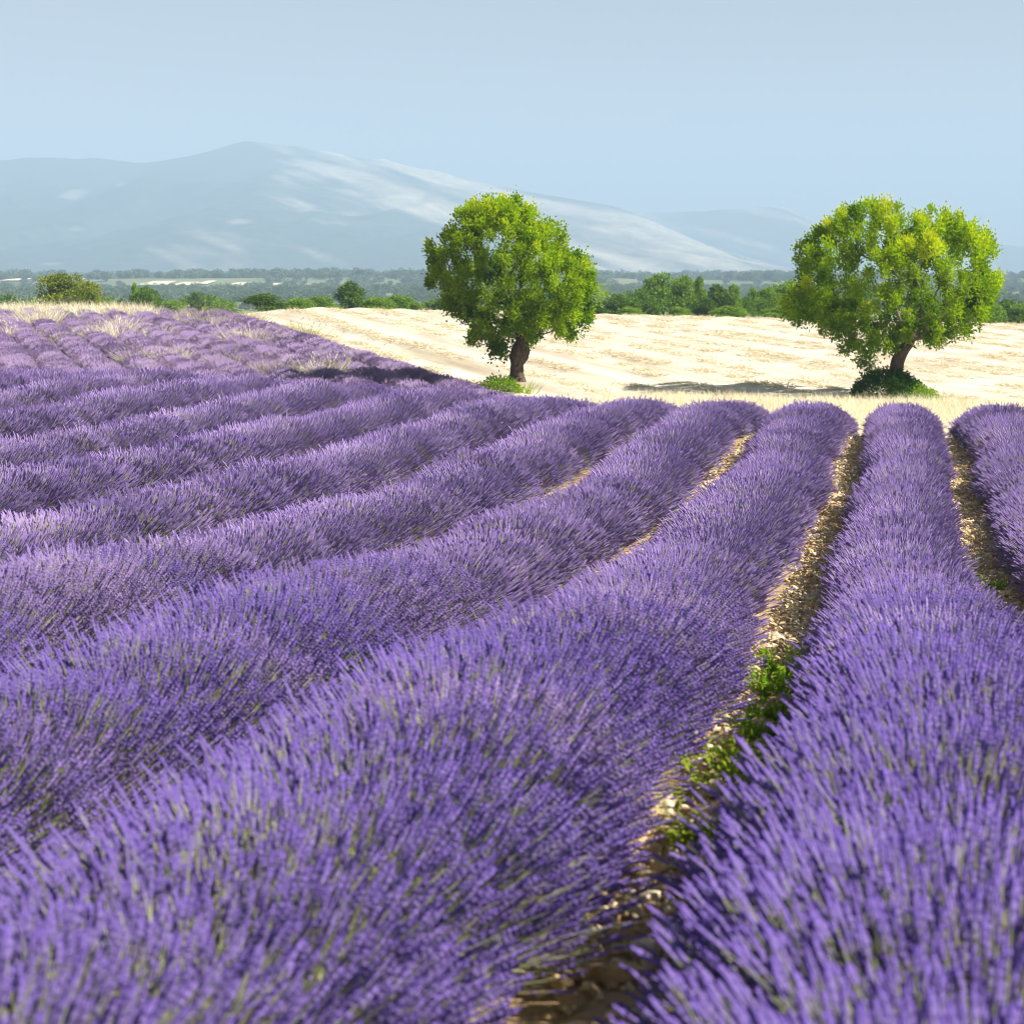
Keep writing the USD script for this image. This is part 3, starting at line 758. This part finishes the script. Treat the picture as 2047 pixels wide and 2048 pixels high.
# ------------------------------------------------------------------ trees
def skeleton(root, pts, rng, spread=0.25):
    """Joins every point to a growing tree: returns node positions and parents."""
    nodes, parent, plen = [np.asarray(p, float) for p in root], [-1] + list(range(len(root) - 1)), list(np.linspace(0, 0.6, len(root)))
    order = np.argsort(np.linalg.norm(pts - root[-1], axis=1))
    for k in order:
        p = pts[k]
        N = np.array(nodes[len(root) - 1:] if len(nodes) > len(root) + 3 else nodes[len(root) - 2:])
        base = len(nodes) - len(N)
        d = np.linalg.norm(N - p, axis=1)
        c = d + 0.42 * np.array(plen[base:])
        # branches do not fold back
        c = c + 1.2 * np.maximum(0, (N[:, 2] - p[2]) - 0.35)
        j = int(np.argmin(c)) + base
        L = np.linalg.norm(nodes[j] - p)
        m = max(1, int(L / 0.28))
        prev = j
        for i in range(1, m + 1):
            f = i / m
            q = nodes[j] * (1 - f) + p * f + (rng.normal(0, 0.035, 3) + np.array([0, 0, -0.10 * L * math.sin(math.pi * f) * 0.6])) * (i < m)
            nodes.append(q)
            parent.append(prev)
            plen.append(plen[prev] + L / m)
            prev = len(nodes) - 1
    return np.array(nodes), np.array(parent)


def branch_mesh(nodes, parent, r_tip, power, rmax, nroot, sides=5):
    n = len(nodes)
    leafcount = np.zeros(n)
    has = np.zeros(n, bool)
    has[parent[parent >= 0]] = True
    leafcount[~has] = 1
    for i in range(n - 1, 0, -1):
        leafcount[parent[i]] += leafcount[i]
    rad = np.minimum(r_tip * leafcount ** power, rmax)
    kids = [[] for _ in range(n)]
    for i in range(1, n):
        kids[parent[i]].append(i)
    chains, stack = [], [(k,) + (nroot - 1,) for k in kids[nroot - 1]]
    while stack:
        k, p = stack.pop()
        ch = [p, k]
        while kids[k]:
            big = max(kids[k], key=lambda i: leafcount[i])
            stack += [(o, k) for o in kids[k] if o != big]
            k = big
            ch.append(k)
        rr = rad[ch].copy()
        rr[0] = min(rr[0], rr[1] * 1.15)
        chains.append((nodes[ch], rr))
    return tubes(chains, sides), rad


def field_tree(name, label, y, px_base, py_base, outline, fork, trunk, clumps, per, seed, depth_scale, holes=()):
    rng = np.random.default_rng(seed)
    base = onto(px_base, y)
    base[2] = (HORIZON - py_base) / FPX * y
    m = lambda p: np.array([(p[0] - px_base) / FPX * y, (py_base - p[1]) / FPX * y])
    poly = Polygon([m(p) for p in outline]).buffer(0)
    x0, z0, x1, z1 = poly.bounds
    cxm, czm = (x0 + x1) / 2, (z0 + z1) / 2 + 0.1
    root = t = thing(name, label, "tree", base)
    # clump centres: inside the crown, most of them near its outside
    inner = poly.buffer(-0.11)
    pts = []
    D = (x1 - x0) / 2 * depth_scale
    while len(pts) < clumps:
        q = np.stack([rng.uniform(x0, x1, 4000), rng.uniform(-1, 1, 4000), rng.uniform(z0, z1, 4000)], 1)
        hz = np.clip((q[:, 2] - z0) / (czm - z0), 0.12, 1) ** 0.6
        q[:, 1] *= D * hz
        k = np.sqrt(np.maximum(1e-6, 1 - (q[:, 1] / (D * hz)) ** 2))
        s = np.where(k > 0.05, k, 0.05)
        qx, qz = cxm + (q[:, 0] - cxm) / s, czm + (q[:, 2] - czm) / np.sqrt(s)
        ins = shapely.contains_xy(inner, qx, qz) & (np.abs(q[:, 1]) < D * hz)
        dist = shapely.distance(inner.exterior, shapely.points(qx, qz)) * s
        acc = ins & (rng.random(4000) < (0.15 + np.exp(-(dist / 0.5) ** 2)) * hz ** 0.5)
        for c in q[acc]:
            if not pts or np.min(np.sum((np.array(pts) - c) ** 2, 1)) > 0.285 ** 2:
                pts.append(c)
            if len(pts) >= clumps:
                break
    pts = np.array(pts)
    fk = np.array([[m(p)[0], 0.0, m(p)[1]] for p in fork])
    nodes, parent = skeleton(fk, pts, rng)
    bm, rad = branch_mesh(nodes, parent, 0.0095, 0.47, 0.17, len(fk))
    # trunk: lofted rings with burls
    tp = np.array([[m(p)[0], 0.0, m(p)[1]] for p, _ in trunk])
    tr = np.array([r for _, r in trunk])
    u_ = np.linspace(0, 1, 26)
    us = np.linspace(0, 1, len(tp))
    P = np.stack([np.interp(u_, us, tp[:, i]) for i in range(3)], 1)
    rr = np.interp(u_, us, tr)
    V, F = tubes([(P, rr)], 18)
    cen = np.repeat(P, 18, 0)
    dirn = unit(V - cen)
    V = V + dirn * (np.repeat(rr, 18) * 0.55 * (fbm(V * [3.2, 3.2, 2.0] + seed, 3, 71) - 0.5) + 0.05 * np.abs(np.sin(7 * np.arctan2(dirn[:, 1], dirn[:, 0])))[:] * np.repeat(np.linspace(1, 0.2, 26), 18))[:, None]
    V = np.vstack([V, P[-1] + [0, 0, 0.05]])
    top = 25 * 18 + np.arange(18)
    F = np.vstack([F, np.stack([top, np.roll(top, -1), np.full(18, len(V) - 1)], 1)])
    put("trunk", (V, F), M_BARK, t, smooth=True)
    put("branches", bm, M_TWIG, t, smooth=True)
    # leaves: tufts that stand up around each clump centre
    C, A, Nn, tint = [], [], [], []
    centre = np.array([cxm, 0, czm])
    for c in pts:
        o = c - centre
        outw = unit(o / [x1 - x0, 2 * D, z1 - z0])
        hgt = (c[2] - z0) / (z1 - z0)
        k = int(per * rng.uniform(0.55, 1.45))
        r = rng.uniform(0.095, 0.16)
        off = rng.normal(0, 1, (k, 3)) * [r * 0.75, r * 0.75, r * 1.0]
        pos = c + off + outw * rng.uniform(0.0, 0.1)
        C.append(pos)
        ax = unit(off) * 0.55 + outw * 0.35 + [0, 0, 0.30] + rng.normal(0, 0.45, (k, 3))
        A.append(ax)
        Nn.append(np.array([0, 0, 0.75]) + outw * 0.5 + rng.normal(0, 0.5, (k, 3)))
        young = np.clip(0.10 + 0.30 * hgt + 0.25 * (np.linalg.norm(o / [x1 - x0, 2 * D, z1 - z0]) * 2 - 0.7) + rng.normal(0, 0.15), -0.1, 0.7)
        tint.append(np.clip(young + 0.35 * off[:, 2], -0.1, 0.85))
    C, A, Nn, tint = np.vstack(C), np.vstack(A), np.vstack(Nn), np.concatenate(tint)
    k = len(C)
    V, F = leaf_cloud(C, A, Nn, rng.uniform(0.08, 0.14, k), rng.uniform(0.05, 0.085, k))
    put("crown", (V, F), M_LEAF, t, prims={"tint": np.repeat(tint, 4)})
    return t


RT = [(760, 1290), (620, 1180), (560, 1090), (420, 1050), (330, 1050), (230, 990), (205, 900), (250, 840), (350, 750), (300, 650), (300, 560), (320, 470), (420, 420), (430, 360), (480, 310), (560, 260), (640, 210), (700, 150),
      (780, 140), (850, 160), (920, 160), (980, 140), (1010, 165), (1050, 290), (1100, 420), (1145, 300), (1190, 195), (1200, 180), (1290, 190), (1380, 205), (1460, 240), (1550, 290), (1600, 340), (1680, 420), (1720, 480), (1700, 560), (1740, 640), (1780, 670),
      (1720, 760), (1700, 850), (1720, 900), (1680, 960), (1620, 1050), (1500, 1130), (1480, 1190), (1350, 1200), (1290, 1150), (1200, 1120), (1120, 1110), (1040, 1160), (1000, 1270), (900, 1250), (850, 1310)]
RT = [(750 + u / 7.06, 180 + v / 7.06) for u, v in RT]
LT = [(870, 1570), (800, 1500), (720, 1500), (700, 1430), (600, 1380), (540, 1340), (600, 1260), (520, 1180), (390, 1170), (300, 1040), (250, 950), (200, 850), (210, 770), (200, 690), (240, 560), (280, 500), (290, 400), (340, 385),
      (400, 410), (460, 360), (490, 250), (560, 200), (640, 220), (700, 170), (780, 150), (900, 150), (1040, 160), (1090, 230), (1150, 270), (1200, 340), (1270, 350), (1340, 370), (1410, 410), (1450, 490), (1440, 580), (1500, 620),
      (1560, 600), (1600, 680), (1640, 760), (1680, 820), (1740, 900), (1750, 970), (1690, 1080), (1640, 1180), (1600, 1290), (1540, 1360), (1410, 1400), (1330, 1300), (1240, 1290), (1200, 1390), (1140, 1430), (960, 1430), (930, 1480)]
LT = [(400 + u / 8.587, 180 + v / 8.587) for u, v in LT]
zr = lambda u, v: (750 + u / 7.06, 180 + v / 7.06)
zl = lambda u, v: (400 + u / 8.587, 180 + v / 8.587)
field_tree("round_tree", "wide two lobed bright green tree at the right, with ivy at its foot", 65.0, 896, 394, RT,
           [zr(1040, 1330), zr(1060, 1230), zr(1090, 1180), zr(1130, 1130)],
           [((895, 396), 0.30), (zr(1022, 1480), 0.225), (zr(1022, 1380), 0.20), (zr(1035, 1290), 0.19), (zr(1068, 1200), 0.19), (zr(1105, 1160), 0.15), (zr(1150, 1100), 0.11), (zr(1180, 1040), 0.08)], 400, 165, 3, 0.85)
field_tree("round_tree", "narrower bright green tree with a thick burled trunk beside the lavender slope", 66.5, 517, 380, LT,
           [zl(1010, 1560), zl(1030, 1470), zl(1040, 1400), zl(1040, 1330)],
           [((517, 382), 0.30), (zl(1002, 1650), 0.21), (zl(1005, 1580), 0.20), (zl(1018, 1520), 0.31), (zl(1030, 1450), 0.30), (zl(1040, 1390), 0.21), (zl(1045, 1300), 0.2), (zl(1050, 1230), 0.14)], 375, 165, 8, 0.85)


def leaf_mound(name, label, px, py, y, w, d, h, n, matl, seed, leaf=0.10, cat="bush", stems=18):
    rng = np.random.default_rng(seed)
    base = onto(px, y)
    t = thing(name, label, cat, base)
    th, r = rng.random(n) * 6.283, np.sqrt(rng.random(n))
    prof = (1 - r ** 2) ** 0.6
    bump = 0.65 + 0.7 * fbm(np.stack([np.cos(th) * r * 3, np.sin(th) * r * 3, 0 * r + seed], -1), 3, seed)
    z = h * prof * bump * rng.uniform(0.35, 1.0, n) ** 0.5
    c = np.stack([np.cos(th) * r * w / 2, np.sin(th) * r * d / 2, z], 1) + rng.normal(0, 0.05, (n, 3))
    c[:, 2] = np.maximum(c[:, 2], 0.02)
    ax = unit(c * [1, 1, 0.6]) + [0, 0, 0.25] + rng.normal(0, 0.45, (n, 3))
    nr = np.array([0, -0.2, 1.0]) + unit(c) * 0.6 + rng.normal(0, 0.45, (n, 3))
    put("leaves", leaf_cloud(c, ax, nr, rng.uniform(0.7, 1.4, n) * leaf, rng.uniform(0.4, 0.8, n) * leaf), matl, t)
    st = []
    for i in range(stems):
        a, q = rng.random() * 6.283, rng.uniform(0.3, 0.9)
        e = np.array([math.cos(a) * q * w / 2, math.sin(a) * q * d / 2, h * (1 - q * q) ** 0.6 * 0.9])
        st.append((np.array([[0, 0, 0], e * [0.5, 0.5, 0.8], e]) + rng.normal(0, 0.02, (3, 3)), [0.012, 0.009, 0.004]))
    put("stem", tubes(st, 4), M_TWIG, t)
    return t


leaf_mound("ivy_mound", "dark green ivy mound around the foot of the right tree", 888, 396, 64.8, 2.5, 2.2, 0.95, 5200, M_IVY, 4, 0.095)
leaf_mound("ivy_mound", "lower light green fringe of creepers right of the right tree's ivy", 915, 396, 64.2, 1.6, 1.4, 0.5, 1500, M_WEED, 14, 0.08)
leaf_mound("green_bush", "low dark green leafy plant at the foot of the left tree", 499, 380, 66.0, 1.5, 1.4, 0.55, 1900, M_WEED, 6, 0.08)
tuft("grass_tuft", onto(524, 66.0), 0.6, 0.9, 120, "grassy green tuft right of the left tree's trunk", M_BLADE, width=0.015)

# ------------------------------------------------------------------ trees behind the field: a few kinds, each copy a tree of its own
KINDS = {}


def far_tree(kind, name, label, px, ytop, width, y, group, seed=0):
    """A tree at depth y whose crown top shows at picture row ytop, width in picture pixels."""
    base = onto(px, y)
    top = (HORIZON - ytop) / FPX * y
    h = max(top - base[2], 0.8)
    w = 1.55 * width / FPX * y
    x = UsdGeom.Xform.Define(stage, numbered("/World", name))
    x.AddTranslateOp().Set(Gf.Vec3d(*map(float, base)))
    x.AddRotateZOp().Set(float((px * 37) % 360))
    x.AddScaleOp().Set(Gf.Vec3f(w, w, h))
    tag(x, label, "tree", group)
    p = x.GetPrim()
    if kind not in KINDS:
        lobes, matl, n, leaf, sd, pointy = SPEC[kind]
        rng = np.random.default_rng(sd)
        # unit tree: width 1, height 1
        L = []
        for i in range(lobes):
            a, r = rng.random() * 6.283, 0.33 * math.sqrt(rng.random())
            zz = rng.uniform(0.18, 0.86)
            rr = rng.uniform(0.11, 0.19) * (1.15 - 0.5 * abs(zz - 0.5))
            r *= math.sqrt(max(0.05, 1 - ((zz - 0.48) / 0.5) ** 2)) if not pointy else max(0.1, 1.15 - zz)
            L.append((r * math.cos(a), r * math.sin(a), zz, rr))
        L.append((0.0, 0.0, 0.86, 0.12))
        L = np.array(L)
        j = rng.integers(0, len(L), n)
        d = unit(rng.normal(size=(n, 3)) + [0, 0, 0.15])
        f = rng.uniform(0.45, 1.08, n)[:, None]
        c = L[j, :3] + d * L[j, 3:4] * f * [1.0, 1.0, 0.75]
        ax = d + rng.normal(0, 0.6, (n, 3)) + [0, 0, 0.2]
        put("crown", leaf_cloud(c, ax, d + [0, 0, 0.6] + rng.normal(0, 0.4, (n, 3)), rng.uniform(0.6, 1.4, n) * leaf, rng.uniform(0.35, 0.8, n) * leaf), matl, p)
        st = [(np.array([[0, 0, -0.05], [0.01, 0.0, 0.3], [0.0, 0.01, 0.8]]), [0.035, 0.028, 0.008])]
        st += [(np.array([[0, 0, rng.uniform(0.15, 0.45)], l[:3] * [0.6, 0.6, 0.9], l[:3]]), [0.016, 0.011, 0.004]) for l in L[:-1]]
        put("trunk", tubes(st, 5), M_BARK, p)
        KINDS[kind] = p.GetPath()
    else:
        p.GetReferences().AddInternalReference(KINDS[kind])
        p.SetInstanceable(True)
        tag(x, label, "tree", group)


SPEC = {"oak": (20, M_OAK, 4200, 0.055, 1, False), "bright": (19, M_BRIGHT, 4000, 0.055, 2, False), "pine": (16, M_PINE, 3600, 0.05, 3, True), "olive": (22, M_OLIVE, 5200, 0.05, 44, False), "loose": (10, M_BRIGHT, 1800, 0.06, 5, True)}
GR, GL = "trees behind the right part of the straw field", "trees behind the left part of the field"
for a in (
    ("oak", "oak_tree", "dark rounded tree just right of the left green tree, behind the field", 616, 293, 34, 150, GR), ("oak", "oak_tree", "dark tree left of the tallest pale green tree behind the field", 641, 287, 34, 158, GR),
    ("bright", "broadleaf_tree", "tallest pale green tree behind the field between the two round trees", 662, 271, 36, 165, GR), ("bright", "broadleaf_tree", "pale green tree right beside the tallest one behind the field", 684, 274, 30, 160, GR),
    ("loose", "broadleaf_tree", "slim pointed pale tree in the middle of the row behind the field", 699, 275, 17, 150, GR), ("pine", "pine_tree", "green tree right of the slim pointed one behind the field", 716, 283, 32, 152, GR),
    ("loose", "broadleaf_tree", "thin pale tree with a split top behind the field", 733, 283, 22, 148, GR), ("oak", "oak_tree", "low dark tree in the gap of the row behind the field", 745, 296, 26, 150, GR),
    ("loose", "broadleaf_tree", "lone slim pale tree rising beside the gap behind the field", 752, 286, 15, 155, GR), ("bright", "broadleaf_tree", "mid green tree right of the gap behind the field", 768, 286, 30, 155, GR),
    ("bright", "broadleaf_tree", "mid green tree touching the right round tree's left side", 790, 279, 36, 158, GR), ("oak", "oak_tree", "dark tree half hidden behind the right round tree's lower left boughs", 812, 287, 34, 158, GR),
    ("bright", "shrub", "low light green shrub at the field's far edge under the dark rounded tree", 627, 306, 26, 140, GR), ("bright", "shrub", "low light green shrub at the field's far edge under the tallest tree", 676, 306, 24, 140, GR),
    ("bright", "shrub", "low green shrub at the field's far edge under the split top tree", 727, 305, 30, 140, GR), ("pine", "pine_tree", "dark pine between the shrubs behind the middle of the field", 705, 295, 26, 146, GR),
    ("bright", "shrub", "low green shrub at the field's far edge left of the right round tree", 778, 307, 34, 140, GR), ("oak", "oak_tree", "tree hidden behind the middle of the right round tree", 850, 290, 44, 160, GR),
    ("bright", "broadleaf_tree", "bright tree just right of the right round tree, behind the field", 986, 302, 34, 150, GR), ("oak", "oak_tree", "green tree at the right picture edge behind the field", 1006, 298, 34, 152, GR),
    ("bright", "broadleaf_tree", "tree cut by the right picture edge behind the field", 1024, 302, 30, 150, GR), ("oak", "oak_tree", "tree partly behind the right flank of the right round tree", 962, 304, 36, 156, GR),
    ("pine", "shrub", "grey brown low shrub just right of the left round tree", 598, 304, 22, 142, GR),
    ("olive", "olive_tree", "big olive green bushy tree at the far left, tallest on the left crest", 62, 272, 40, 140, GL), ("olive", "olive_tree", "smaller olive green bush right beside the big one at the far left", 87, 280, 24, 138, GL),
    ("oak", "oak_tree", "dark bushy tree with a leaning top left of the middle of the far slope", 146, 285, 28, 150, GL), ("loose", "broadleaf_tree", "small ragged tree on the left side of the dark bushy one", 134, 282, 11, 150, GL),
    ("bright", "shrub", "low green shrub between the olive bush and the dark bushy tree", 108, 296, 26, 170, GL), ("pine", "shrub", "low dark shrub just left of the ragged tree", 121, 298, 22, 150, GL),
    ("bright", "shrub", "green shrub right of the dark bushy tree", 170, 299, 32, 175, GL), ("oak", "oak_tree", "hazy rounded tree over the crest right of the green shrub", 197, 291, 34, 230, GL),
    ("bright", "shrub", "hazy green shrub on the crest left of the flat dark pine", 222, 298, 30, 220, GL), ("pine", "pine_tree", "flat dark green pine at the far end of the straw field's left edge", 264, 293, 50, 142, GL),
    ("bright", "shrub", "bright shrub right beside the flat dark pine", 296, 297, 30, 150, GL), ("bright", "shrub", "bright shrub left of the tall pine at the field's far edge", 318, 295, 30, 155, GL),
    ("pine", "pine_tree", "tall green pine standing over the shrubs left of the left round tree", 350, 280, 38, 160, GL), ("bright", "shrub", "bright shrub under the tall pine on its right", 374, 296, 34, 150, GL),
    ("bright", "broadleaf_tree", "bright tree right of the tall pine's shrub", 396, 294, 34, 152, GL), ("loose", "shrub", "low shrub with a ragged top left of the left round tree", 414, 302, 24, 150, GL),
    ("oak", "oak_tree", "dark hazy tree seen under the left boughs of the left round tree", 446, 296, 34, 160, GL), ("bright", "shrub", "shrub seen under the left round tree's lowest left boughs", 470, 303, 30, 150, GL),
    ("oak", "oak_tree", "tree hidden behind the left round tree", 520, 297, 40, 165, GL), ("oak", "oak_tree", "hazy tree at the far left picture edge behind the crest", 8, 293, 40, 230, GL), ("bright", "shrub", "hazy shrub left of the big olive green bush", 34, 297, 30, 220, GL)):
    far_tree(*a)

# far woods on the plain: one mass of small trees
pth = "/World/far_woods"
UsdGeom.PointInstancer.Define(stage, pth)
UsdGeom.Scope.Define(stage, f"{pth}/prototypes")
wp = []
for i in range(4):
    rng = np.random.default_rng(800 + i)
    n = 420
    L = np.concatenate([rng.normal(0, 0.22, (9, 2)), rng.uniform(0.3, 0.8, (9, 1))], 1)
    j = rng.integers(0, 9, n)
    d = unit(rng.normal(size=(n, 3)))
    c = L[j] + d * rng.uniform(0.12, 0.26, (n, 1))
    V, F = leaf_cloud(c, d + rng.normal(0, 0.6, (n, 3)), d + [0, 0, 0.6], rng.uniform(0.12, 0.22, n), rng.uniform(0.08, 0.14, n))
    usdkit.mesh(stage, f"{pth}/prototypes/tree_{i:03d}", (V, F), M_FARW)
    wp.append(f"{pth}/prototypes/tree_{i:03d}")
g = np.random.default_rng(23)
n = 9500
y = np.exp(g.uniform(math.log(700), math.log(3600), n))
x = g.uniform(-0.32, 0.34, n) * y
dens = fbm(np.stack([x / 120, y / 260, 0 * x], -1), 3, 91)
ok = (dens > 0.42) | (g.random(n) < 0.15)
for fx, fy, fw, fd in FIELDS:
    ok &= ~((np.abs(x - fx) < fw * 0.62) & (y > fy - fd * 1.8) & (y < fy + fd * 0.6))
x, y = x[ok], y[ok]
s = g.uniform(3.5, 8.0, len(x)) * (0.65 + 0.6 * smooth(y, 1200, 1800))
scatter("far_woods", None, wp, np.stack([x, y, ground_z(x, y) - 0.3], 1), quats(np.tile([0, 0, 1.0], (len(x), 1)), g.random(len(x)) * 6.28),
        np.stack([s * 1.25, s * 1.25, s], 1), g.integers(0, 4, len(x)), "blue green woods scattered over the hazy plain below the mountain", "woods")

# ------------------------------------------------------------------ haze
haze = mat("haze", {"v": ("principled_volume", {"color": (0.46, 0.66, 0.91), "density": 3.3e-4, "anisotropy": 0.0})}, [], surface=None, volume="v.volume")
b = trimesh.creation.box([19500, 9000, 560])
b.apply_translation([0, 4000, 480 - 280])
tag(put("haze", b, haze), "thin pale blue summer haze between the field and the mountain", "haze", kind="stuff")
